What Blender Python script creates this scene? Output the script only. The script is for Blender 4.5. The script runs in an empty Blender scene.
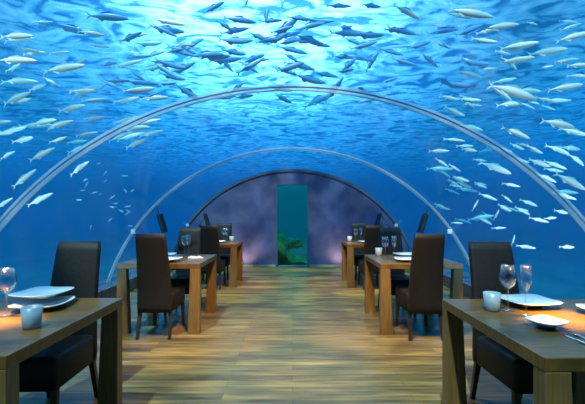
import bpy, bmesh, math, random
from mathutils import Vector, Matrix, noise

# ------------------------------------------------------------------ camera
sc = bpy.context.scene
C = bpy.data.collections.new('place'); sc.collection.children.link(C)
EYE, F = 1.31, 390.0
cd = bpy.data.cameras.new('camera'); cam = bpy.data.objects.new('camera', cd); C.objects.link(cam)
cd.sensor_width = 36; cd.lens = F / 585 * 36; cd.shift_y = 11 / 585; cd.clip_end = 500; cd.clip_start = .05
cam.location = (0, 0, EYE); cam.rotation_euler = (math.pi / 2, 0, 0)
sc.camera = cam
# ------------------------------------------------------------------ light
sc.view_settings.view_transform = 'Standard'; sc.view_settings.look = 'None'
sc.view_settings.gamma = 1; sc.view_settings.use_curve_mapping = False
sc.view_settings.exposure = 0.0
cy = sc.cycles
cy.use_denoising = True; cy.max_bounces = 10; cy.diffuse_bounces = 3; cy.glossy_bounces = 3
cy.transmission_bounces = 6; cy.volume_bounces = 2; cy.transparent_max_bounces = 40
cy.caustics_reflective = False; cy.caustics_refractive = False; cy.sample_clamp_indirect = 4

w = bpy.data.worlds.new('world'); sc.world = w; w.use_nodes = True
nt = w.node_tree; nt.nodes.clear()
def N(nt, t, **kw):
    n = nt.nodes.new(t)
    for k, v in kw.items(): setattr(n, k, v)
    return n
def world():
    out = N(nt, 'ShaderNodeOutputWorld'); bg = N(nt, 'ShaderNodeBackground')
    tc = N(nt, 'ShaderNodeTexCoord'); vm = N(nt, 'ShaderNodeVectorMath', operation='DOT_PRODUCT')
    g = Vector((-.07, .84, .55)).normalized(); vm.inputs[1].default_value = g
    nt.links.new(tc.outputs['Generated'], vm.inputs[0])
    r = N(nt, 'ShaderNodeValToRGB'); e = r.color_ramp.elements
    e[0].position = 0.0; e[0].color = (.03, .10, .17, 1)
    e[1].position = 1.0; e[1].color = (.80, .96, .96, 1)
    for p, c in ((.70, (.06, .2, .34)), (.84, (.08, .17, .28)), (.93, (.19, .38, .60)), (.975, (.76, .93, .95))):
        x = e.new(p); x.color = (*c, 1)
    nt.links.new(vm.outputs['Value'], r.inputs[0]); nt.links.new(r.outputs[0], bg.inputs[0])
    bg.inputs[1].default_value = 3.5
    nt.links.new(bg.outputs[0], out.inputs[0])
world()

def lamp(name, kind, loc, energy, color, target=None, **kw):
    l = bpy.data.lights.new(name, kind); l.energy = energy; l.color = color
    for k, v in kw.items(): setattr(l, k, v)
    o = bpy.data.objects.new(name, l); C.objects.link(o); o.location = loc
    if target is not None:
        o.rotation_euler = (Vector(target) - Vector(loc)).to_track_quat('-Z', 'Y').to_euler()
    return o
lamp('sun', 'SUN', (0, 0, 30), 7.5, (1, .97, .9), (3, 9, 9), angle=.02)

# ------------------------------------------------------------------ helpers
def tag(o, label=None, cat=None, group=None, kind=None):
    for k, v in (('label', label), ('category', cat), ('group', group), ('kind', kind)):
        if v: o[k] = v
    return o
def empty(name, loc, rz=0, **kw):
    o = bpy.data.objects.new(name, None); C.objects.link(o)
    o.location = loc; o.rotation_euler = (0, 0, rz); o.empty_display_size = .1
    return tag(o, **kw)
def link(name, bm, mat, parent=None, smooth=False, bevel=0, **kw):
    me = bpy.data.meshes.new(name)
    bmesh.ops.recalc_face_normals(bm, faces=bm.faces[:])
    if smooth:
        for f in bm.faces: f.smooth = True
    bm.to_mesh(me); bm.free()
    o = bpy.data.objects.new(name, me); C.objects.link(o)
    if mat: me.materials.append(mat)
    if parent: o.parent = parent
    if bevel:
        m = o.modifiers.new('bevel', 'BEVEL'); m.width = bevel; m.segments = 2; m.limit_method = 'ANGLE'
        m.harden_normals = False
    return tag(o, **kw)
def copy_tree(o, parent=None):
    c = o.copy(); C.objects.link(c)
    if parent: c.parent = parent
    for ch in list(o.children): copy_tree(ch, c)
    return c
def box(bm, x0, x1, y0, y1, z0, z1):
    vs = [bm.verts.new((x, y, z)) for z in (z0, z1) for x, y in ((x0, y0), (x1, y0), (x1, y1), (x0, y1))]
    for f in ((0, 3, 2, 1), (4, 5, 6, 7), (0, 1, 5, 4), (1, 2, 6, 5), (2, 3, 7, 6), (3, 0, 4, 7)):
        bm.faces.new([vs[i] for i in f])
    return vs
def loft(bm, rings, close=True):
    R = [[bm.verts.new(p) for p in r] for r in rings]
    n = len(R[0])
    for a, b in zip(R, R[1:]):
        for i in range(n):
            bm.faces.new((a[i], a[(i + 1) % n], b[(i + 1) % n], b[i]))
    if close:
        bm.faces.new(R[0][::-1]); bm.faces.new(R[-1])
    return R
def lathe(bm, prof, n=24, c=(0, 0)):
    loft(bm, [[(c[0] + r * math.cos(2 * math.pi * i / n), c[1] + r * math.sin(2 * math.pi * i / n), z) for i in range(n)] for r, z in prof])
def tube(bm, pts, r, n=10):
    pts = [Vector(p) for p in pts]; rings = []
    for i, p in enumerate(pts):
        t = (pts[min(i + 1, len(pts) - 1)] - pts[max(i - 1, 0)]).normalized()
        u = t.orthogonal().normalized() if abs(t.z) > .9 else t.cross(Vector((0, 0, 1))).normalized()
        v = t.cross(u); rr = r[i] if isinstance(r, (list, tuple)) else r
        rings.append([p + rr * (u * math.cos(2 * math.pi * k / n) + v * math.sin(2 * math.pi * k / n)) for k in range(n)])
    loft(bm, rings)

# ------------------------------------------------------------------ materials
def mat(name, col=(.5, .5, .5), rough=.5, **kw):
    m = bpy.data.materials.new(name); m.use_nodes = True
    b = m.node_tree.nodes['Principled BSDF']
    b.inputs['Base Color'].default_value = (*col, 1); b.inputs['Roughness'].default_value = rough
    for k, v in kw.items(): b.inputs[k].default_value = v
    return m
def ramp_noise(m, c0, c1, scale=(4, 4, 4), ns=3, detail=5, lo=.3, hi=.7, bump=0, dist=0):
    nt = m.node_tree; b = nt.nodes['Principled BSDF']
    tc = N(nt, 'ShaderNodeTexCoord'); mp = N(nt, 'ShaderNodeMapping'); mp.inputs['Scale'].default_value = scale
    no = N(nt, 'ShaderNodeTexNoise'); no.inputs['Scale'].default_value = ns; no.inputs['Detail'].default_value = detail
    no.inputs['Distortion'].default_value = dist
    r = N(nt, 'ShaderNodeValToRGB'); e = r.color_ramp.elements
    e[0].position = lo; e[0].color = (*c0, 1); e[1].position = hi; e[1].color = (*c1, 1)
    nt.links.new(tc.outputs['Object'], mp.inputs[0]); nt.links.new(mp.outputs[0], no.inputs['Vector'])
    nt.links.new(no.outputs['Fac'], r.inputs[0]); nt.links.new(r.outputs[0], b.inputs['Base Color'])
    if bump:
        bp = N(nt, 'ShaderNodeBump'); bp.inputs['Strength'].default_value = bump; bp.inputs['Distance'].default_value = .01
        nt.links.new(no.outputs['Fac'], bp.inputs['Height']); nt.links.new(bp.outputs[0], b.inputs['Normal'])
    return m
M = {}
M['wood'] = ramp_noise(mat('table_wood', rough=.3), (.072, .035, .008), (.165, .084, .020), (2, 22, 2), 3, 6, bump=.15)
M['wood_leg'] = ramp_noise(mat('table_leg_wood', rough=.38), (.11, .058, .015), (.20, .108, .032), (20, 20, 1.6), 3, 6, bump=.15)
M['leather'] = ramp_noise(mat('dark_leather', rough=.6, **{'Specular IOR Level': .3}), (.006, .0042, .0032), (.011, .008, .0062), (1, 1, 1), 60, 3, bump=.2)
M['dark_wood'] = mat('dark_stained_wood', (.022, .014, .010), .4)
M['porcelain'] = mat('porcelain', (.62, .63, .63), .25)
M['steel'] = mat('cutlery_steel', (.75, .75, .76), .22, Metallic=1)
M['frost'] = ramp_noise(mat('frosted_cup', rough=.35), (.28, .33, .36), (.36, .41, .44), (1, 1, 1), 30)
M['black_metal'] = mat('dark_metal', (.02, .025, .035), .4, Metallic=.3)
M['white_metal'] = mat('pale_metal', (.7, .75, .8), .35)
M['wall'] = ramp_noise(mat('purple_plaster', rough=.75), (.028, .037, .105), (.10, .12, .265), (1, 1, 1), 1.6, 8, .35, .72, bump=.1)
M['kerb'] = ramp_noise(mat('kerb_stone', rough=.25), (.05, .05, .055), (.11, .11, .12), (1, 6, 1), 3)
M['sand'] = ramp_noise(mat('sand', rough=.95), (.20, .18, .13), (.36, .33, .25), (1, 1, 1), .35, 8, bump=.5)
M['reef'] = ramp_noise(mat('reef_rock', rough=.95), (.02, .035, .03), (.16, .18, .13), (1, 1, 1), 5, 8, bump=.8)
M['coral'] = ramp_noise(mat('pale_coral', rough=.9), (.5, .48, .4), (.9, .88, .78), (1, 1, 1), 14, 6, bump=.8)
M['gasket'] = mat('dark_gasket', (.06, .09, .14), .4)
M['seal_edge'] = mat('joint_edge', (.12, .17, .25), .4)
M['skirting'] = ramp_noise(mat('skirting_wood', rough=.4), (.34, .24, .13), (.46, .35, .2), (1, 1, 20), 3)

def floor_mat():
    m = mat('plank_floor', rough=.36, **{'Specular IOR Level': .28}); nt = m.node_tree; b = nt.nodes['Principled BSDF']
    tc = N(nt, 'ShaderNodeTexCoord'); br = N(nt, 'ShaderNodeTexBrick', offset=.37)
    br.inputs['Scale'].default_value = 1; br.inputs['Brick Width'].default_value = 1.35; br.inputs['Row Height'].default_value = .105
    br.inputs['Mortar Size'].default_value = .0016; br.inputs['Bias'].default_value = 0
    br.inputs['Color1'].default_value = (.26, .166, .058, 1); br.inputs['Color2'].default_value = (.10, .070, .030, 1)
    br.inputs['Mortar'].default_value = (.07, .05, .03, 1)
    mp = N(nt, 'ShaderNodeMapping'); mp.inputs['Scale'].default_value = (1.0, 13, 1)
    no = N(nt, 'ShaderNodeTexNoise'); no.inputs['Scale'].default_value = 2.2; no.inputs['Detail'].default_value = 7
    mx = N(nt, 'ShaderNodeMix', data_type='RGBA', blend_type='MULTIPLY'); mx.inputs['Factor'].default_value = .9
    r = N(nt, 'ShaderNodeValToRGB'); r.color_ramp.elements[0].position = .3; r.color_ramp.elements[0].color = (.28, .29, .28, 1)
    r.color_ramp.elements[1].position = .72; r.color_ramp.elements[1].color = (1.4, 1.35, 1.2, 1)
    nt.links.new(tc.outputs['Object'], br.inputs['Vector']); nt.links.new(tc.outputs['Object'], mp.inputs[0])
    nt.links.new(mp.outputs[0], no.inputs['Vector']); nt.links.new(no.outputs['Fac'], r.inputs[0])
    nt.links.new(br.outputs['Color'], mx.inputs['A']); nt.links.new(r.outputs[0], mx.inputs['B'])
    nt.links.new(mx.outputs['Result'], b.inputs['Base Color'])
    return m
M['floor'] = floor_mat()

def clear_mat(name, tint=(1, 1, 1), ior=4, rough=.02, scale=.5, base=.03):
    """clear sheet: light passes straight, a Fresnel share reflects"""
    m = bpy.data.materials.new(name); m.use_nodes = True; nt = m.node_tree; nt.nodes.clear()
    out = N(nt, 'ShaderNodeOutputMaterial'); t = N(nt, 'ShaderNodeBsdfTransparent'); g = N(nt, 'ShaderNodeBsdfGlossy')
    t.inputs[0].default_value = (*tint, 1); g.inputs['Roughness'].default_value = rough
    fr = N(nt, 'ShaderNodeLayerWeight'); fr.inputs[0].default_value = .5
    pw = N(nt, 'ShaderNodeMath', operation='POWER'); pw.inputs[1].default_value = ior
    mu = N(nt, 'ShaderNodeMath', operation='MULTIPLY_ADD', use_clamp=True); mu.inputs[1].default_value = scale; mu.inputs[2].default_value = base
    nt.links.new(fr.outputs['Facing'], pw.inputs[0])
    mx = N(nt, 'ShaderNodeMixShader')
    nt.links.new(pw.outputs[0], mu.inputs[0]); nt.links.new(mu.outputs[0], mx.inputs[0])
    nt.links.new(t.outputs[0], mx.inputs[1]); nt.links.new(g.outputs[0], mx.inputs[2]); nt.links.new(mx.outputs[0], out.inputs[0])
    return m
M['acrylic'] = clear_mat('acrylic', ior=5, rough=.03, scale=.25, base=.008)
M['glass'] = clear_mat('drinking_glass', (.97, .98, 1), ior=2.0, rough=.05, scale=.6, base=.12)
M['door_glass'] = clear_mat('green_door_glass', (.22, .98, .66), 4, .02, .4, .03)

def joint_mat():
    m = bpy.data.materials.new('joint_seal'); m.use_nodes = True; nt = m.node_tree; nt.nodes.clear()
    out = N(nt, 'ShaderNodeOutputMaterial'); t = N(nt, 'ShaderNodeBsdfTransparent'); d = N(nt, 'ShaderNodeBsdfPrincipled')
    d.inputs['Base Color'].default_value = (.85, .88, .92, 1); d.inputs['Roughness'].default_value = .3
    tl = N(nt, 'ShaderNodeBsdfTranslucent'); tl.inputs[0].default_value = (.9, .93, .97, 1)
    m1 = N(nt, 'ShaderNodeMixShader'); m1.inputs[0].default_value = .5
    m2 = N(nt, 'ShaderNodeMixShader'); m2.inputs[0].default_value = .34
    nt.links.new(d.outputs[0], m1.inputs[1]); nt.links.new(tl.outputs[0], m1.inputs[2])
    nt.links.new(t.outputs[0], m2.inputs[1]); nt.links.new(m1.outputs[0], m2.inputs[2]); nt.links.new(m2.outputs[0], out.inputs[0])
    return m
M['joint'] = joint_mat()

def water_mat():
    m = bpy.data.materials.new('sea_water'); m.use_nodes = True; nt = m.node_tree; nt.nodes.clear()
    out = N(nt, 'ShaderNodeOutputMaterial')
    s = N(nt, 'ShaderNodeVolumeScatter'); a = N(nt, 'ShaderNodeVolumeAbsorption'); ad = N(nt, 'ShaderNodeAddShader')
    s.inputs['Color'].default_value = (.06, .80, .88, 1); s.inputs['Density'].default_value = .021; s.inputs['Anisotropy'].default_value = .3
    a.inputs['Color'].default_value = (.15, .76, .905, 1); a.inputs['Density'].default_value = .25
    nt.links.new(s.outputs[0], ad.inputs[0]); nt.links.new(a.outputs[0], ad.inputs[1]); nt.links.new(ad.outputs[0], out.inputs['Volume'])
    return m
M['water'] = water_mat()
def surface_mat():
    """the underside of the rippled sea surface: lets the daylight through, more in the wave troughs than in the crests"""
    m = bpy.data.materials.new('sea_surface'); m.use_nodes = True; nt = m.node_tree; nt.nodes.clear()
    out = N(nt, 'ShaderNodeOutputMaterial'); t = N(nt, 'ShaderNodeBsdfTransparent')
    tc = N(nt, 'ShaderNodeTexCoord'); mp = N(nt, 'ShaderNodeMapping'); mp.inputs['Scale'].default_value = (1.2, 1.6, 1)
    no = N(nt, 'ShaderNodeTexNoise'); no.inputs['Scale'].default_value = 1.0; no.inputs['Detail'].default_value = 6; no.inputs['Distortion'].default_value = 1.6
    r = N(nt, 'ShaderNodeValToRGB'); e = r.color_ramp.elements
    e[0].position = .38; e[0].color = (.08, .26, .46, 1); e[1].position = .62; e[1].color = (1, 1, 1, 1)  # bright and dark ripple streaks of light painted into the transmission tint
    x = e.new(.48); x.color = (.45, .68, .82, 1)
    nt.links.new(tc.outputs['Object'], mp.inputs[0]); nt.links.new(mp.outputs[0], no.inputs['Vector'])
    nt.links.new(no.outputs['Fac'], r.inputs[0]); nt.links.new(r.outputs[0], t.inputs[0]); nt.links.new(t.outputs[0], out.inputs[0])
    return m
M['surface'] = surface_mat()
def fish_mat(name, back, flank, belly):
    m = mat(name, rough=.35); nt = m.node_tree; b = nt.nodes['Principled BSDF']
    b.inputs['Specular IOR Level'].default_value = .6
    tc = N(nt, 'ShaderNodeTexCoord'); sp = N(nt, 'ShaderNodeSeparateXYZ'); r = N(nt, 'ShaderNodeValToRGB')
    mr = N(nt, 'ShaderNodeMapRange'); mr.inputs['From Min'].default_value = -.12; mr.inputs['From Max'].default_value = .12
    e = r.color_ramp.elements; e[0].color = (*belly, 1); e[1].color = (*back, 1); e[0].position = .2; e[1].position = .85
    x = e.new(.62); x.color = (*flank, 1)
    nt.links.new(tc.outputs['Object'], sp.inputs[0]); nt.links.new(sp.outputs[2], mr.inputs[0])
    nt.links.new(mr.outputs[0], r.inputs[0]); nt.links.new(r.outputs[0], b.inputs['Base Color'])
    return m
M['fish'] = fish_mat('silver_fish_skin', (.45, .55, .5), (.9, .92, .85), (.95, .95, .92))
M['fish_dark'] = fish_mat('blue_fish_skin', (.08, .28, .52), (.14, .44, .78), (.2, .58, .92))  # blue silhouette tone of backlight and water haze put into the skin colour

# ------------------------------------------------------------------ tunnel
R0, CZ = 3.10, -.77            # inner radius of the acrylic arch, height of its centre
Y0, Y1 = -.40, 9.50
def arc(r, z_end=.2, n=48):
    a0 = math.asin((z_end - CZ) / r)
    return [(r * math.cos(a0 + (math.pi - 2 * a0) * i / n), CZ + r * math.sin(a0 + (math.pi - 2 * a0) * i / n)) for i in range(n + 1)]
def arch_solid(bm, ra, rb, y0, y1, z_end=.2, n=48):
    a, b = arc(ra, z_end, n), arc(rb, z_end, n)
    loop = a + b[::-1]
    loft(bm, [[(x, y, z) for x, z in loop] for y in (y0, y1)], close=False)
    for k, y in enumerate((y0, y1)):
        for i in range(n):
            vs = [bm.verts.new(p) for p in ((a[i][0], y, a[i][1]), (a[i + 1][0], y, a[i + 1][1]), (b[i + 1][0], y, b[i + 1][1]), (b[i][0], y, b[i][1]))]
            bm.faces.new(vs)
    bmesh.ops.remove_doubles(bm, verts=bm.verts[:], dist=1e-5)
JOINTS = (3.20, 6.25)
edges = (Y0, *JOINTS, Y1)
for i in range(3):
    bm = bmesh.new(); arch_solid(bm, R0, R0 + .04, edges[i] + (0, .047, .035)[i], edges[i + 1] - (.047, .035, 0)[i])
    link('window_%d' % (i + 1), bm, M['acrylic'], smooth=False, kind='structure')
for i, (y, jw) in enumerate(zip(JOINTS, (.038, .026))):
    bm = bmesh.new(); arch_solid(bm, R0 - .004, R0 + .03, y - jw, y + jw)
    link('trim_%d' % (2 * i + 1), bm, M['joint'], kind='structure')
    bm = bmesh.new()
    for s in (-1, 1):
        b2 = bmesh.new(); arch_solid(b2, R0 - .005, R0 + .006, y + s * (jw + .004) - .0025, y + s * (jw + .004) + .0025)
        me = bpy.data.meshes.new('t'); b2.to_mesh(me); b2.free(); bm.from_mesh(me); bpy.data.meshes.remove(me)
    link('trim_%d' % (2 * i + 2), bm, M['seal_edge'], kind='structure')
bm = bmesh.new(); arch_solid(bm, R0 - .008, R0 + .05, Y1 - .02, Y1 + .02, z_end=.0)
link('trim_5', bm, M['gasket'], kind='structure')

bm = bmesh.new(); box(bm, -2.72, 2.72, Y0, Y1 + .25, -.3, 0); link('floor', bm, M['floor'], kind='structure')
for s, n in ((-1, 'left'), (1, 'right')):
    bm = bmesh.new()
    box(bm, min(s * 2.72, s * 3.24), max(s * 2.72, s * 3.24), Y0, Y1 + .25, -.3, .2)
    link('baseboard_' + n, bm, M['kerb'], bevel=.01, kind='structure')
# end wall with the door opening
DX0, DX1, DZ = -.385, .385, 2.02
def end_wall(name, y0, y1, hole, m='wall'):
    bm = bmesh.new(); pts = arc(R0 + .045, 0.0, 60)          # from +x round to -x
    top = [(x, z) for x, z in pts]
    if hole:
        r = [(x, z) for x, z in top if x > DX1]; l = [(x, z) for x, z in top if x < DX0]; m_ = [(x, z) for x, z in top if DX0 <= x <= DX1]
        zr = CZ + math.sqrt((R0 + .045) ** 2 - DX1 ** 2)
        polys = [[(DX1, 0)] + r + [(DX1, zr)], [(DX0, zr)] + l + [(DX0, 0)], [(DX1, DZ), (DX1, zr)] + m_ + [(DX0, zr), (DX0, DZ)]]
    else: polys = [top]
    for p in polys:
        a = [bm.verts.new((x, y0, z)) for x, z in p]; b = [bm.verts.new((x, y1, z)) for x, z in p]
        bm.faces.new(a); bm.faces.new(b[::-1])
        for i in range(len(p)):
            j = (i + 1) % len(p); bm.faces.new((a[i], b[i], b[j], a[j]))
    link(name, bm, M[m], kind='structure')
end_wall('wall_back', Y1, Y1 + .22, True)
end_wall('wall_front', Y0 - .2, Y0, False, 'dark_wood')  # unseen end wall, set close behind the camera to block daylight
bm = bmesh.new()
for x0, x1 in ((-2.6, DX0 - .03), (DX1 + .03, 2.6)): box(bm, x0, x1, Y1 - .02, Y1 - .001, 0, .05)
link('baseboard_back', bm, M['skirting'], kind='structure')
d1 = bpy.data.objects.new('door_1', None); C.objects.link(d1); d1.location = (0, Y1, 0); d1['kind'] = 'structure'
bm = bmesh.new(); box(bm, DX0 + .02, DX1 - .02, .10, .112, .02, DZ - .02); link('door_glass', bm, M['door_glass'], d1)
bm = bmesh.new()
for x0, x1, z0, z1 in ((DX0 - .0, DX0 + .02, 0, DZ), (DX1 - .02, DX1, 0, DZ), (DX0, DX1, DZ - .02, DZ), (DX0, DX1, 0, .02)):
    box(bm, x0, x1, -.012, .2, z0, z1)
link('door_frame', bm, M['gasket'], d1)

# ------------------------------------------------------------------ sea
def sea():
    bm = bmesh.new()
    box(bm, -45, 45, -14, 75, -5, 5.0)
    bmesh.ops.recalc_face_normals(bm, faces=bm.faces[:])
    n0 = len(bm.faces)
    b2 = bmesh.new(); pts = arc(R0 + .14, -.32, 48)
    a = [b2.verts.new((x, Y0 - .22, z)) for x, z in pts]; b = [b2.verts.new((x, Y1 + .27, z)) for x, z in pts]
    b2.faces.new(a); b2.faces.new(b[::-1])
    for i in range(len(pts)):
        j = (i + 1) % len(pts); b2.faces.new((a[i], b[i], b[j], a[j]))
    bmesh.ops.recalc_face_normals(b2, faces=b2.faces[:])
    bmesh.ops.reverse_faces(b2, faces=b2.faces[:])
    me = bpy.data.meshes.new('t'); b2.to_mesh(me); b2.free(); bm.from_mesh(me); bpy.data.meshes.remove(me)
    me = bpy.data.meshes.new('sea_water'); bm.to_mesh(me); bm.free(); me.materials.append(M['water'])
    o = bpy.data.objects.new('sea_water', me); C.objects.link(o); tag(o, kind='structure')
    # rippled surface
    bm = bmesh.new(); xs = [-44 + 88 * i / 220 for i in range(221)]; ys = [-13 + 87 * i / 218 for i in range(219)]
    g = [[bm.verts.new((x, y, 5.12 + .07 * noise.noise(Vector((x * .9, y * 1.3, 0))) + .04 * noise.noise(Vector((x * 2.1, y * 2.6, 5))))) for x in xs] for y in ys]
    for j in range(len(ys) - 1):
        for i in range(len(xs) - 1): bm.faces.new((g[j][i], g[j][i + 1], g[j + 1][i + 1], g[j + 1][i]))
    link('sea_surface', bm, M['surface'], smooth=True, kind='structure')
    bm = bmesh.new(); xs = [-44 + 88 * i / 90 for i in range(91)]; ys = [-13 + 87 * i / 90 for i in range(91)]
    g = [[bm.verts.new((x, y, -2.6 + .5 * noise.noise(Vector((x * .25, y * .25, 0))) + .15 * noise.noise(Vector((x, y, 5))))) for x in xs] for y in ys]
    for j in range(90):
        for i in range(90): bm.faces.new((g[j][i], g[j][i + 1], g[j + 1][i + 1], g[j + 1][i]))
    link('seabed', bm, M['sand'], smooth=True, kind='structure')
sea()
def rock(name, loc, r, sc_, seed, m, label):
    bm = bmesh.new(); bmesh.ops.create_icosphere(bm, subdivisions=4, radius=1)
    for v in bm.verts:
        n = v.co.normalized(); k = 1 + .45 * noise.noise(n * 1.7 + Vector((seed, 0, 0))) + .18 * noise.noise(n * 5 + Vector((0, seed, 0))) + .07 * noise.noise(n * 13)
        v.co = Vector((n.x * r * sc_[0], n.y * r * sc_[1], n.z * r * sc_[2])) * k
    o = link(name, bm, m, smooth=True, label=label, cat='coral' if 'coral' in name else 'rock'); o.location = loc
rock('reef_rock', (-.55, 11.3, -.9), 1.3, (1, .8, 1.05), 1, M['reef'], 'dark reef rock at lower left behind the green glass door')
rock('reef_rock', (1.9, 13.6, -1.2), 1.4, (1, .8, .95), 4, M['reef'], 'dark reef rock at lower right behind the green glass door')
rock('brain_coral', (.03, 10.35, .50), .20, (1.1, .8, .7), 9, M['coral'], 'pale rounded coral in the middle of the green glass door')

# ------------------------------------------------------------------ furniture
TH = .76
def make_table(loc, w, d, label):
    t = empty('dining_table', loc, label=label, cat='table', group='wooden dining tables')
    bm = bmesh.new(); box(bm, 0, w, 0, d, TH - .055, TH); link('tabletop', bm, M['wood'], t, bevel=.004)
    for sx in (0, 1):
        for sy in (0, 1):
            bm = bmesh.new(); rings = []
            for z, ww, dd in ((TH - .055, .105, .075), (0, .135, .08)):
                x0, x1 = (0, ww) if sx == 0 else (w - ww, w); y0, y1 = (.0, dd) if sy == 0 else (d - dd, d)
                x0 += .002; x1 -= .002
                rings.append([(x0, y0, z), (x1, y0, z), (x1, y1, z), (x0, y1, z)])
            loft(bm, rings); link('leg', bm, M['wood_leg'], t, bevel=.004)
    return t
TABLES = {   # inner-left x0, y0, width, depth
    'nl': (-2.02, 1.50, .92, 1.03, 'dark brown wooden dining table at the front left, cut off by the frame'),
    'nr': (.957, 1.48, .92, 1.02, 'dark brown wooden dining table at the front right with orange light on its top'),
    'ml': (-1.905, 4.22, .90, .96, 'brown wooden dining table halfway down the left side'),
    'mr': (.95, 4.20, .89, .96, 'brown wooden dining table halfway down the right side'),
    'fl': (-1.86, 6.84, .88, .84, 'brown wooden dining table on the left, nearest the purple wall'),
    'fr': (.965, 6.84, .88, .84, 'brown wooden dining table on the right, nearest the purple wall')}
for k, v in TABLES.items(): make_table((v[0], v[1], 0), v[2], v[3], v[4])

def rbox_ring(cx, cy, hx, hy, z, r=.03, n=4):
    pts = []
    for q, (sx, sy) in enumerate(((1, 1), (-1, 1), (-1, -1), (1, -1))):
        for i in range(n + 1):
            a = math.pi / 2 * (q + i / n)
            pts.append((cx + sx * (hx - r) + r * math.cos(a), cy + sy * (hy - r) + r * math.sin(a), z))
    return pts
def make_chair():
    """faces -y: the seat runs towards -y, the back stands at y = 0"""
    t = empty('dining_chair', (0, 0, 0))
    bm = bmesh.new(); rings = []
    for z, g in ((.275, -.012), (.285, 0), (.44, 0), (.462, -.006), (.472, -.03)):
        rings.append(rbox_ring(0, -.245, .185 + g, .235 + g, z, .035 + min(g, 0)))
    loft(bm, rings); link('seat', bm, M['leather'], t, smooth=True, bevel=0)
    bm = bmesh.new(); rings = []
    for i in range(15):
        u = i / 14; z = .27 + .83 * u
        hx = .185 - .03 * min(1, u * 1.1); yc = .02 - .012 * math.sin(u * math.pi) + .13 * u ** 1.5
        g = .010 if i in (0, 14) else 0
        rings.append(rbox_ring(0, yc, hx - g, .027 - g * .6, z, .018 - g, 3))
    loft(bm, rings); link('backrest', bm, M['leather'], t, smooth=True)
    for sx in (-1, 1):
        for y0, y1 in ((-.44, -.455), (0.0, .06)):
            bm = bmesh.new(); rings = []
            for z, h in ((.28, .019), (0, .014)):
                x = sx * (.160 if z else .168); y = y0 if z else y1
                rings.append([(x - h, y - h, z), (x + h, y - h, z), (x + h, y + h, z), (x - h, y + h, z)])
            loft(bm, rings); link('leg', bm, M['dark_wood'], t, bevel=.003)
    return t
proto = make_chair(); first = True
for x, y, rz, label in (
    (-1.56, 2.72, .02, 'dark leather high-back chair behind the front left table, facing the camera'),
    (1.44, 2.70, .03, 'dark leather high-back chair behind the front right table, facing the camera'),
    (-1.44, 4.10, math.pi, 'dark leather high-back chair, back to the camera, at the middle left table'),
    (1.375, 4.06, math.pi, 'dark leather high-back chair, back to the camera, at the middle right table'),
    (-1.46, 5.44, 0, 'greyish leather high-back chair on the far side of the middle left table'),
    (1.37, 5.36, 0, 'greyish leather high-back chair on the far side of the middle right table'),
    (-1.41, 6.72, math.pi, 'dark leather high-back chair, back to the camera, at the far left table'),
    (1.38, 6.68, math.pi, 'dark leather high-back chair, back to the camera, at the far right table'),
    (-1.43, 8.06, 0, 'dark leather high-back chair between the far left table and purple wall'),
    (1.40, 8.06, 0, 'dark leather high-back chair between the far right table and purple wall')):
    o = proto if first else copy_tree(proto); first = False
    o.location = (x, y, 0); o.rotation_euler = (0, 0, rz)
    tag(o, label=label, cat='chair', group='high-back leather dining chairs')

# ------------------------------------------------------------------ tableware
PZ = TH + .001
def make_plate(s):
    bm = bmesh.new(); n = 48
    def ring(k, z, lift=0):
        pts = []
        for i in range(n):
            a = 2 * math.pi * i / n; c, d = math.cos(a), math.sin(a)
            e = (abs(c) ** 3.6 + abs(d) ** 3.6) ** (-1 / 3.6)
            corner = abs(math.sin(2 * a)) ** 3
            pts.append((s * k * e * c * (1 + .05 * corner), s * k * e * d * (1 + .05 * corner), z + lift * corner + lift * .4 * math.sin(a * 1 + 1)))
        return pts
    loft(bm, [ring(.40, 0), ring(.44, .010), ring(.7, .016), ring(1.0, .030, .003), ring(.995, .034, .003), ring(.72, .021), ring(.45, .015), ring(.1, .014)])
    return bm
def make_goblet(kind):
    bm = bmesh.new()
    if kind == 'wine': prof = [(.036, 0), (.036, .003), (.006, .010), (.004, .03), (.004, .115), (.012, .125), (.034, .145), (.045, .175), (.045, .20), (.034, .255), (.0325, .255), (.0435, .20), (.0435, .176), (.032, .147), (.01, .130), (.002, .128)]
    else: prof = [(.031, 0), (.031, .003), (.005, .010), (.004, .03), (.004, .125), (.010, .135), (.025, .165), (.031, .20), (.027, .27), (.0258, .27), (.0296, .20), (.0236, .167), (.008, .140), (.002, .138)]
    lathe(bm, prof, 28); return bm
def make_cup():
    bm = bmesh.new(); lathe(bm, [(.036, 0), (.039, .004), (.046, .10), (.043, .10), (.036, .01), (.005, .008)], 28); return bm
def make_knife():
    bm = bmesh.new()
    rings = []
    for y, h, t in ((0, .007, .003), (.02, .008, .0035), (.09, .005, .003), (.10, .009, .0015), (.16, .010, .001), (.20, .004, .0008)):
        rings.append([(-h, y, 0), (h, y, 0), (h, y, t * 2), (-h, y, t * 2)])
    loft(bm, rings); return bm
def make_fork():
    bm = bmesh.new(); rings = []
    for y, h, z in ((0, .007, 0), (.02, .008, 0), (.08, .0035, .004), (.125, .004, .006), (.14, .011, .004), (.155, .012, .002)):
        rings.append([(-h, y, z), (h, y, z), (h, y, z + .003), (-h, y, z + .003)])
    loft(bm, rings)
    for k in range(4):
        x = -.0105 + .007 * k; box(bm, x - .0014, x + .0014, .154, .20, .002, .004)
    return bm
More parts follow.
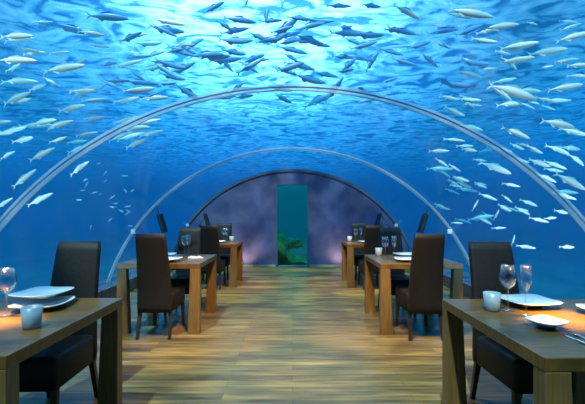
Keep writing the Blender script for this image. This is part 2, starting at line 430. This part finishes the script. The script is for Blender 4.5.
def make_napkin():
    bm = bmesh.new(); n = 20; top = []; bot = []
    for j in range(n + 1):
        for i in range(n + 1):
            x = (i / n - .5); y = (j / n - .5)
            z = .008 + .022 * max(0, noise.noise(Vector((x * 3.2, y * 3.2, 2.0)))) + .012 * (1 - 2 * abs(x)) * (1 - 2 * abs(y))
            px = .19 * x * (1 - .35 * (j / n)); py = .15 * y
            top.append(bm.verts.new((px, py, z))); bot.append(bm.verts.new((px, py, 0)))
    k = n + 1
    for j in range(n):
        for i in range(n):
            a = j * k + i; bm.faces.new((top[a], top[a + 1], top[a + 1 + k], top[a + k])); bm.faces.new((bot[a], bot[a + k], bot[a + 1 + k], bot[a + 1]))
    rim = [i for i in range(k)] + [j * k + n for j in range(1, k)] + [n * k + i for i in range(n - 1, -1, -1)] + [j * k for j in range(n - 1, 0, -1)]
    for a, b in zip(rim, rim[1:] + rim[:1]): bm.faces.new((top[a], bot[a], bot[b], top[b]))
    return bm
CAT = {'plate': 'plate', 'wine_glass': 'glass', 'champagne_flute': 'glass', 'cup': 'cup', 'knife': 'knife', 'fork': 'fork', 'napkin': 'napkin', 'side_plate': 'plate'}
GRP = {'plate': 'square white plates', 'wine_glass': 'stemmed wine glasses', 'champagne_flute': 'champagne flutes', 'cup': 'small pale cups',
       'knife': 'table knives', 'fork': 'table forks', 'napkin': 'folded white napkins', 'side_plate': 'small white side plates'}
BUILD = {'plate': (lambda: make_plate(.14), 'porcelain'), 'side_plate': (lambda: make_plate(.076), 'porcelain'), 'wine_glass': (lambda: make_goblet('wine'), 'glass'),
         'champagne_flute': (lambda: make_goblet('flute'), 'glass'), 'cup': (make_cup, 'frost'), 'knife': (make_knife, 'steel'), 'fork': (make_fork, 'steel'), 'napkin': (make_napkin, 'porcelain')}
MESH = {}
def ware(kind, x, y, rz, label):
    if kind not in MESH:
        f, m = BUILD[kind]; o = link(kind, f(), M[m], smooth=True); MESH[kind] = o
    else:
        o = MESH[kind].copy(); C.objects.link(o)
    o.location = (x, y, PZ); o.rotation_euler = (0, 0, rz)
    if label.startswith('upper'): o.location.z += .046; o.scale = (.98, 1, 1)
    tag(o, label=label, cat=CAT[kind], group=GRP[kind])
for kind, x, y, rz, label in (
    # front right
    ('cup', 1.125, 2.20, 0, 'frosted white cup at the aisle side of the front right table'),
    ('wine_glass', 1.215, 2.20, 0, 'wide wine glass beside the frosted cup on the front right table'),
    ('champagne_flute', 1.245, 2.08, 0, 'tall narrow flute right of the wine glass on the front right table'),
    ('plate', 1.41, 2.33, .12, 'white square plate on the far side of the front right table'),
    ('plate', 1.72, 2.08, .1, 'white square plate at the right edge, on the front right table'),
    ('side_plate', 1.225, 1.88, .35, 'small white side plate between the flute and the cutlery, front right table'),
    ('knife', 1.225, 1.585, -.02, 'steel knife beside the fork on the front right table'),
    ('fork', 1.265, 1.60, -.04, 'steel fork beside the knife on the front right table'),
    # front left
    ('cup', -1.25, 1.87, 0, 'frosted grey-blue cup on the front left table'),
    ('plate', -1.50, 2.34, -.1, 'upper white plate of the two stacked on the front left table'),
    ('plate', -1.45, 2.27, .1, 'lower white plate of the two stacked on the front left table'),
    ('wine_glass', -1.525, 2.08, 0, 'wide wine glass on the front left table'),
    ('champagne_flute', -1.64, 2.02, 0, 'narrow flute at the left edge on the front left table'),
    ('fork', -1.36, 1.72, 1.45, 'steel fork lying left of the cup on the front left table'),
    # middle right
    ('cup', 1.11, 5.02, 0, 'white cup on the far aisle corner of the middle right table'),
    ('wine_glass', 1.15, 4.84, 0, 'wide wine glass on the middle right table'),
    ('champagne_flute', 1.235, 4.74, 0, 'narrow flute on the middle right table'),
    ('plate', 1.44, 4.96, .1, 'white square plate on the far side of the middle right table'),
    ('plate', 1.31, 4.45, -.1, 'white square plate on the near side of the middle right table'),
    # middle left
    ('wine_glass', -1.40, 5.06, 0, 'wide wine glass on the middle left table'),
    ('champagne_flute', -1.33, 4.98, 0, 'narrow flute on the middle left table'),
    ('plate', -1.62, 4.92, .1, 'white square plate on the far side of the middle left table'),
    ('plate', -1.42, 4.45, -.15, 'white square plate on the near side of the middle left table'),
    ('napkin', -1.19, 4.76, .4, 'folded white napkin at the aisle side of the middle left table'),
    # far left
    ('cup', -1.17, 7.5, 0, 'white cup on the far left table'),
    ('wine_glass', -1.30, 7.4, 0, 'wide wine glass on the far left table'),
    ('champagne_flute', -1.23, 7.3, 0, 'narrow flute on the far left table'),
    ('plate', -1.38, 7.18, .1, 'white square plate on the far left table'),
    # far right
    ('cup', 1.10, 7.5, 0, 'white cup on the far right table'),
    ('wine_glass', 1.20, 7.4, 0, 'wide wine glass on the far right table'),
    ('champagne_flute', 1.29, 7.35, 0, 'narrow flute on the far right table'),
    ('plate', 1.36, 7.15, .1, 'white square plate on the far right table')):
    ware(kind, x, y, rz, label)

# ------------------------------------------------------------------ lamps on the joints
def joint_lamp(s, y, label, power):
    """a dark tube hung from the joint by a thin rod, and a small pale bracket on the seal"""
    z = 1.42; X = math.sqrt((R0 - .02) ** 2 - (z - CZ) ** 2)
    t = empty('hanging_spotlight', (s * X, y - .09, z), label=label, cat='lamp', group='dark spotlights hanging from the joints')
    bm = bmesh.new(); tube(bm, [(0, .06, 0), (-s * .03, 0, -.05), (-s * .06, 0, -.12)], .008); link('rod', bm, M['black_metal'], t)
    bm = bmesh.new(); tube(bm, [(-s * .06, 0, -.11), (-s * .065, 0, -.13), (-s * .15, 0, -.42)], [.02, .05, .05], 16); link('housing', bm, M['black_metal'], t)
    z2 = 1.02; X2 = math.sqrt((R0 - .02) ** 2 - (z2 - CZ) ** 2)
    bm = bmesh.new(); box(bm, s * (X2 - X) - .05, s * (X2 - X) + .02, -.0, .05, z2 - z - .04, z2 - z + .03); link('bracket', bm, M['white_metal'], t, bevel=.008)
    bm = bmesh.new(); tube(bm, [(0, .05, 0), (s * (X2 - X) * .55 - s * .02, .03, (z2 - z) * .5), (s * (X2 - X) - s * .02, .03, z2 - z)], .006); link('cable', bm, M['black_metal'], t)
joint_lamp(-1, JOINTS[1], 'dark tube spotlight hanging from the left side of the middle glass joint', 10)
joint_lamp(1, JOINTS[1], 'dark tube spotlight hanging from the right side of the middle glass joint', 10)
joint_lamp(-1, Y1 - .05, 'dark tube spotlight hanging beside the purple wall on the left', 10)
joint_lamp(1, Y1 - .05, 'dark tube spotlight hanging beside the purple wall on the right', 10)

WARM = (1, .62, .26)
def spot(loc, tgt, e, col=WARM, size=50, blend=.8, r=.06):
    lamp('spotlight', 'SPOT', loc, e, col, tgt, spot_size=math.radians(size), spot_blend=blend, shadow_soft_size=r)
spot((1.62, 2.0, 2.05), (1.43, 2.03, .76), 1000, (1, .62, .03), 24, 1)
spot((-1.85, 1.9, 1.95), (-1.55, 1.97, .76), 1000, (1, .62, .03), 24, 1)
for s in (-1, 1):
    spot((s * .55, 3.1, 2.2), (s * 1.12, 4.3, .3), 330, WARM, 60)
    spot((s * .5, 6.1, 2.15), (s * 1.08, 7.0, .3), 240, WARM, 60)
    spot((s * .4, 2.9, 2.2), (s * .9, 3.4, 0), 50, (1, .75, .42), 75)
    lamp('uplight', 'SPOT', (s * 1.13, 9.18, .10), 26, (1, .58, .40), (s * 1.10, 9.5, .42), spot_size=math.radians(120), spot_blend=1, shadow_soft_size=.04)
for s in (-1, 1):      # unseen fill lights added outside the kerb to brighten the shoals
    for y, ty in ((-.6, 3.5), (2.6, 6.5)):
        lamp('underwater_floodlight', 'SPOT', (s * 3.75, y, .1), 330, (1, .97, .9), (s * 4.2, ty, 2.6), spot_size=math.radians(95), spot_blend=1, shadow_soft_size=.1)
    spot((s * 1.5, 1.7, 2.1), (s * 1.45, 2.0, .76), 22, (1, .7, .4), 80, 1)
spot((0, 3.1, 2.25), (0, 3.7, 0), 150, (1, .8, .5), 90)
spot((0, 6.1, 2.25), (0, 6.6, 0), 80, (1, .8, .5), 90)

# ------------------------------------------------------------------ fish
def fish_body(L=1.0, fat=.12, bend=0, part='all'):
    bm = bmesh.new(); rings = []
    prof = ((-.5, .006), (-.47, .03), (-.40, .062), (-.28, .095), (-.12, .118), (.04, .118), (.20, .090), (.32, .052), (.40, .026), (.43, .022))
    for x, h in prof:          # head at -x turned round below: head at +x
        hh = h / .118 * fat; n = 12; yb = bend * (x + .1) ** 2
        rings.append([(-x * L, (math.cos(2 * math.pi * i / n) * hh * .5 + yb) * L, math.sin(2 * math.pi * i / n) * hh * L) for i in range(n)])
    if part in ('all', 'body'): loft(bm, rings)
    if part in ('all', 'tail'):
        yb = bend * .55 ** 2
        for s in (-1, 1):
            P = [(-.415, 0), (-.45, .02 * s), (-.56, .10 * s), (-.50, .012 * s), (-.46, 0)]
            a = [bm.verts.new((x * L, (yb + .006) * L, z * L)) for x, z in P]; b = [bm.verts.new((x * L, (yb - .006) * L, z * L)) for x, z in P]
            bm.faces.new(a); bm.faces.new(b[::-1])
            for i in range(5): bm.faces.new((a[i], b[i], b[(i + 1) % 5], a[(i + 1) % 5]))
    if part in ('all', 'fins'):
        for P in ([(.14, fat * .85), (.02, fat * 1.55), (-.20, fat * .98), (-.2, fat * .6), (.1, fat * .6)], [(-.08, -fat * .8), (-.17, -fat * 1.35), (-.28, -fat * .6), (-.2, -fat * .3)]):
            k = len(P); a = [bm.verts.new((x * L, .004 * L, z * L)) for x, z in P]; b = [bm.verts.new((x * L, -.004 * L, z * L)) for x, z in P]
            bm.faces.new(a); bm.faces.new(b[::-1])
            for i in range(k): bm.faces.new((a[i], b[i], b[(i + 1) % k], a[(i + 1) % k]))
    return bm
GENERIC = []; SPOTS = []
rnd = random.Random(7)
def at(px, py, out):
    """the point seen at pixel (px, py), `out` metres beyond the acrylic arch"""
    dx, dz = (px - 293) / F, (213 - py) / F; r = R0 + .14 + out; k = EYE - CZ
    A = dx * dx + dz * dz; B = 2 * dz * k; Cc = k * k - r * r
    t = (-B + math.sqrt(B * B - 4 * A * Cc)) / (2 * A)
    return Vector((dx * t, t, EYE + dz * t)), t
PM = {}
def small_mesh(mk, v):
    if (mk, v) not in PM:
        bm = fish_body(1, (.08, .09, .10)[v], (.0, .25, -.25)[v]); bmesh.ops.recalc_face_normals(bm, faces=bm.faces[:])
        for f in bm.faces: f.smooth = len(f.verts) == 4
        me = bpy.data.meshes.new('fish'); bm.to_mesh(me); bm.free(); me.materials.append(M[mk]); PM[(mk, v)] = me
    return PM[(mk, v)]
def orient(o, p, L, ang, depth, roll=0):
    a = math.radians(ang); x = Vector((math.cos(a), depth, math.sin(a))).normalized()
    y = Vector((0, 0, 1)).cross(x)
    y = y.normalized() if y.length > .1 else Vector((0, 1, 0))
    z = x.cross(y)
    if abs(ang) > 60:
        z = x.cross(Vector((0, 1, 0))).normalized(); y = z.cross(x)
    m = Matrix((x, y, z)).transposed().to_4x4()
    o.matrix_world = Matrix.Translation(p) @ m @ Matrix.Rotation(roll, 4, 'X') @ Matrix.Scale(L, 4)
def big_fish_proto(mk):
    t = empty('fish', (0, 0, 0))
    link('body', fish_body(1, .094, .12, 'body'), M[mk], t, smooth=True)
    link('tail_fin', fish_body(1, .094, .12, 'tail'), M[mk], t)
    link('fin', fish_body(1, .094, .12, 'fins'), M[mk], t)
    return t
BP = {}
def put(px, py, lpx, ang, out=.35, mk='fish', label=None, group=None, parts=False, depth=None):
    p, t = at(px, py, out); L = lpx * t / F
    if p.z > 4.75:                       # stay below the surface
        out2 = out
        while p.z > 4.75 and out2 > .06: out2 *= .6; p, t = at(px, py, out2)
        L = lpx * t / F
    if not parts and any((p - q).length < .36 * (L + l2) for q, l2 in SPOTS): return False
    SPOTS.append((p, L))
    if parts:
        if mk not in BP: o = BP[mk] = big_fish_proto(mk)
        else: o = copy_tree(BP[mk])
    else:
        o = bpy.data.objects.new('fish', small_mesh(mk, rnd.randrange(3))); C.objects.link(o)
    orient(o, p, L / 1.0, ang, rnd.uniform(-.35, .35) if depth is None else depth, rnd.uniform(-.2, .2))
    tag(o, label=label, cat='fish', group=group)
    GENERIC.append((o, px, py, lpx, ang))
GL, GR, GT = 'silver fish beyond the left glass', 'silver fish beyond the right glass', 'dark fish against the bright surface'
for px, py, l, a, label in (
    (17, 36, 36, -2, 'pale silver fish high at the left edge, topmost of the left edge stack'),
    (17, 60, 38, 1, 'bright silver fish at the left edge, level with the wide one pointing right'),
    (65, 68, 41, 9, 'bright white fish high on the left, tail split, tilted up to the right'),
    (17, 98, 36, 13, 'white fish at the left edge above the joint, nose raised'),
    (72, 108, 34, 5, 'silver fish just above the two close together on the left'),
    (44, 122, 32, 5, 'bright white fish with forked tail, left one of two close together'),
    (62, 124, 26, 15, 'silver fish overlapping the right side of the bright forked-tail one'),
    (8, 155, 20, 20, 'white fish at the left edge below the joint top, nose up'),
    (43, 154, 27, 28, 'silver fish on the left just under the joint arch, steeply tilted'),
    (25, 178, 28, 38, 'silver fish left of the joint arch, climbing steeply to the right'),
    (5, 203, 18, 40, 'small white fish at the far left edge above the wine glasses'),
    (41, 199, 25, 30, 'lone silver fish below the joint arch above the front left chair'),
    (80, 168, 26, 30, 'dull silver fish right of the joint arch on the left, nose up'),
    (137, 143, 24, 22, 'thin silver fish under the left cluster, nose up to the right')):
    put(px, py, l, a, .3, 'fish', label, GL, True)
for px, py, l, a, label in (
    (472, 13, 42, -18, 'long silver fish at top right, sloping down to the right'),
    (503, 26, 37, 9, 'silver fish at top right, tilted slightly up, under the long sloping one'),
    (550, 51, 40, 9, 'silver fish near the right edge, above the lone bright one, nose up'),
    (576, 36, 32, 10, 'bright fish cut by the right edge near the top'),
    (515, 92, 52, -14, 'largest bright white fish on the right, pointing down to the right'),
    (567, 87, 32, 8, 'white fish at the right edge, level with the largest bright one'),
    (580, 65, 22, 2, 'small white fish at the right edge above the level white one'),
    (560, 124, 38, -8, 'white fish right of the joint arch, pointing slightly downwards'),
    (517, 133, 28, -27, 'bright white fish above the joint arch on the right, steeply down'),
    (572, 182, 34, -28, 'white fish at the right edge below the joint arch, sloping down'),
    (497, 168, 36, -18, 'slender silver fish under the joint arch on the right'),
    (458, 223, 11, -5, 'small lone fish between two chair backs on the right'),
    (500, 228, 13, 2, 'small level white fish above the front right chair'),
    (527, 247, 17, -8, 'small silver fish just right of the front right chair top'),
    (568, 247, 17, -3, 'small silver fish low at the right edge above the table')):
    put(px, py, l, a, .3, 'fish', label, GR, l > 16)
for px, py, l, a, label in (
    (109, 17, 38, 0, 'large dark blue fish at upper left against the bright surface'),
    (350, 33, 38, 3, 'large dark blue fish right of centre near the top'),
    (288, 26, 34, 44, 'slim dark fish near top centre, steeply tilted'),
    (241, 20, 32, -4, 'level dark fish left of the upright one near top centre'),
    (267, 15, 20, 84, 'short upright dark fish near top centre'),
    (215, 7, 24, 35, 'dark fish at the top left of centre, nose up to the right'),
    (408, 12, 30, -22, 'pale fish at the top right of centre sloping down')):
    put(px, py, l, a, .5, 'fish_dark' if 'dark' in label else 'fish', label, GT, True, depth=.2)
# the shoal that nothing tells apart
LL = 'silver fish of the shoal beyond the left glass wall'; LR = 'silver fish of the dense shoal beyond the right glass wall'
LT = 'dark fish of the shoal overhead against the bright surface'; LF = 'tiny distant fish low beyond the left glass wall'
for px, py, l, a in ((20, 81, 34, 2), (83, 91, 26, 3), (52, 82, 18, -30), (2, 122, 20, 3), (2, 134, 20, 5), (30, 50, 22, -8), (95, 118, 22, 5), (128, 120, 26, 12), (135, 128, 30, 10),
                     (148, 122, 26, 14), (132, 136, 30, 12), (152, 133, 24, 14), (140, 90, 30, 12), (155, 98, 28, 8), (128, 100, 26, 10), (150, 84, 24, 15), (138, 108, 30, 5), (95, 100, 22, 10),
                     (60, 140, 22, 12), (88, 134, 20, 15), (170, 22, 34, -8), (185, 45, 20, 5), (92, 33, 24, -3)):
    put(px, py, l, a, rnd.uniform(.3, 1.0), 'fish', LL, GL)
i = 0
while i < 26:
    i += 0 if False is put(rnd.uniform(0, 165), rnd.uniform(20, 150), rnd.uniform(16, 30), rnd.gauss(10, 8), rnd.uniform(.8, 2.6), 'fish', LL, GL) else 1
i = 0
while i < 24:
    i += 0 if False is put(rnd.uniform(70, 135), rnd.uniform(160, 228), rnd.uniform(4, 8), rnd.gauss(10, 25), rnd.uniform(.8, 2.6), 'fish', LF, 'tiny distant fish on the left') else 1
for px, py, l, a in ((490, 30, 24, 10), (485, 41, 26, -8), (553, 27, 38, 6), (489, 69, 16, 0), (512, 104, 30, 5), (520, 46, 34, 4), (518, 60, 34, 8), (565, 61, 22, 12), (575, 132, 26, -20), (580, 76, 22, -5),
                     (440, 151, 22, 2), (443, 163, 17, -30), (465, 185, 16, -20), (462, 179, 16, -18), (457, 186, 12, -10), (489, 197, 19, -20), (505, 208, 17, -25), (512, 185, 17, -12), (508, 199, 14, -35),
                     (486, 221, 16, -28), (514, 240, 11, 75), (540, 220, 19, -14), (552, 218, 14, 4), (527, 226, 22, -38), (530, 203, 18, -22), (524, 211, 18, -26), (547, 178, 20, -28), (565, 196, 22, -20),
                     (540, 163, 22, -20), (556, 165, 22, -25), (578, 160, 24, -28), (470, 150, 18, -5), (455, 140, 20, -8), (482, 186, 15, -15), (497, 215, 12, 70), (476, 205, 12, 65), (563, 212, 18, -10),
                     (560, 150, 28, -20), (535, 150, 22, -18), (550, 143, 26, -22), (520, 160, 18, -20), (505, 150, 20, -15), (548, 100, 24, -12), (470, 100, 22, -5), (455, 168, 14, -28)):
    put(px, py, l, a, rnd.uniform(.25, .9), 'fish', LR, GR)
i = 0
while i < 52:
    i += 0 if False is put(rnd.uniform(435, 585), rnd.uniform(15, 225), rnd.uniform(10, 26), rnd.gauss(-12, 12), rnd.uniform(.8, 2.6), 'fish', LR, GR) else 1
for px, py, l, a in ((247, 3, 10, 70), (283, 4, 14, 80), (290, 35, 26, 20), (293, 50, 32, -9), (285, 37, 24, -18), (217, 57, 28, 8), (237, 41, 34, 5), (208, 55, 34, 8), (226, 60, 32, 10), (262, 60, 18, 12), (250, 67, 22, -30),
                     (340, 6, 26, 5), (303, 29, 10, 35), (303, 42, 14, 0), (322, 45, 20, -2), (372, 6, 20, 0), (395, 30, 22, 5), (392, 52, 26, -10), (345, 57, 26, 0), (370, 60, 16, 5), (376, 67, 22, -10), (450, 27, 16, 4),
                     (470, 30, 34, 25), (72, 29, 30, -14), (168, 30, 34, -4), (182, 52, 26, -15), (172, 65, 30, -10), (160, 62, 20, -5), (195, 68, 28, 5), (420, 45, 28, 20), (405, 62, 26, -10), (430, 60, 24, -35)):
    put(px, py, l, a, rnd.uniform(.3, .9), 'fish_dark', LT, GT, depth=.2)
i = 0
while i < 66:
    i += 0 if False is put(min(480, max(110, rnd.gauss(290, 105))), rnd.uniform(18, 100), rnd.uniform(16, 34), rnd.gauss(4, 22), rnd.uniform(.2, 1.0), 'fish_dark', LT, GT, depth=rnd.uniform(-.2, .5)) else 1

# ------------------------------------------------------------------ each fish of a shoal is told by what it swims beside
MARKS = [(109, 17, 'the large dark left fish'), (350, 33, 'the large dark central fish'), (515, 92, 'the largest bright white fish'),
         (65, 68, 'the bright tilted fish'), (44, 122, 'the forked-tail bright fish'), (472, 13, 'the long sloping fish'),
         (550, 51, 'the upper right edge fish'), (560, 124, 'the white fish by the arch'), (517, 133, 'the steep bright fish'),
         (288, 26, 'the steep dark fish'), (241, 20, 'the level dark fish'), (408, 12, 'the pale sloping fish'),
         (293, 88, 'the crown of the near joint'), (490, 238, 'the front right chair'), (428, 230, 'the middle right chair'), (83, 238, 'the front left chair'),
         (151, 230, 'the middle left chair'), (585, 180, 'the right edge at mid height'), (80, 168, 'the dull silver fish'), (17, 60, 'the bright left-edge fish'),
         (215, 7, 'the tilted dark fish'), (497, 168, 'the slender silver fish')]
seen = {}
for o, px, py, l, a in GENERIC:
    if 'shoal' not in o['label'] and 'tiny' not in o['label']: continue
    d, mx, my, nm = min((math.hypot(px - m[0], py - m[1]), *m) for m in MARKS)
    k = int(((math.degrees(math.atan2(my - py, px - mx)) + 22.5) % 360) // 45)
    where = ('right of', 'above and right of', 'above', 'above and left of', 'left of', 'below and left of', 'below', 'below and right of')[k]
    near = 'just ' if d < 22 else ('' if d < 45 else 'well ')
    tilt = 'level' if abs(a) < 7 else ('nose up' if a > 0 else 'nose down')
    kind = 'dark blue' if 'dark' in o['label'] else 'silver'
    size = 'tiny ' if l < 10 else 'small ' if l < 19 else ''
    t = '%s%s fish, %s, %s%s %s' % (size, kind, tilt, near, where, nm)
    seen.setdefault(t, []).append(o)
for t, os_ in seen.items():
    if len(os_) == 1: os_[0]['label'] = t
    else:
        for o in os_: o['label'] = t; o['group'] = 'alike: ' + t
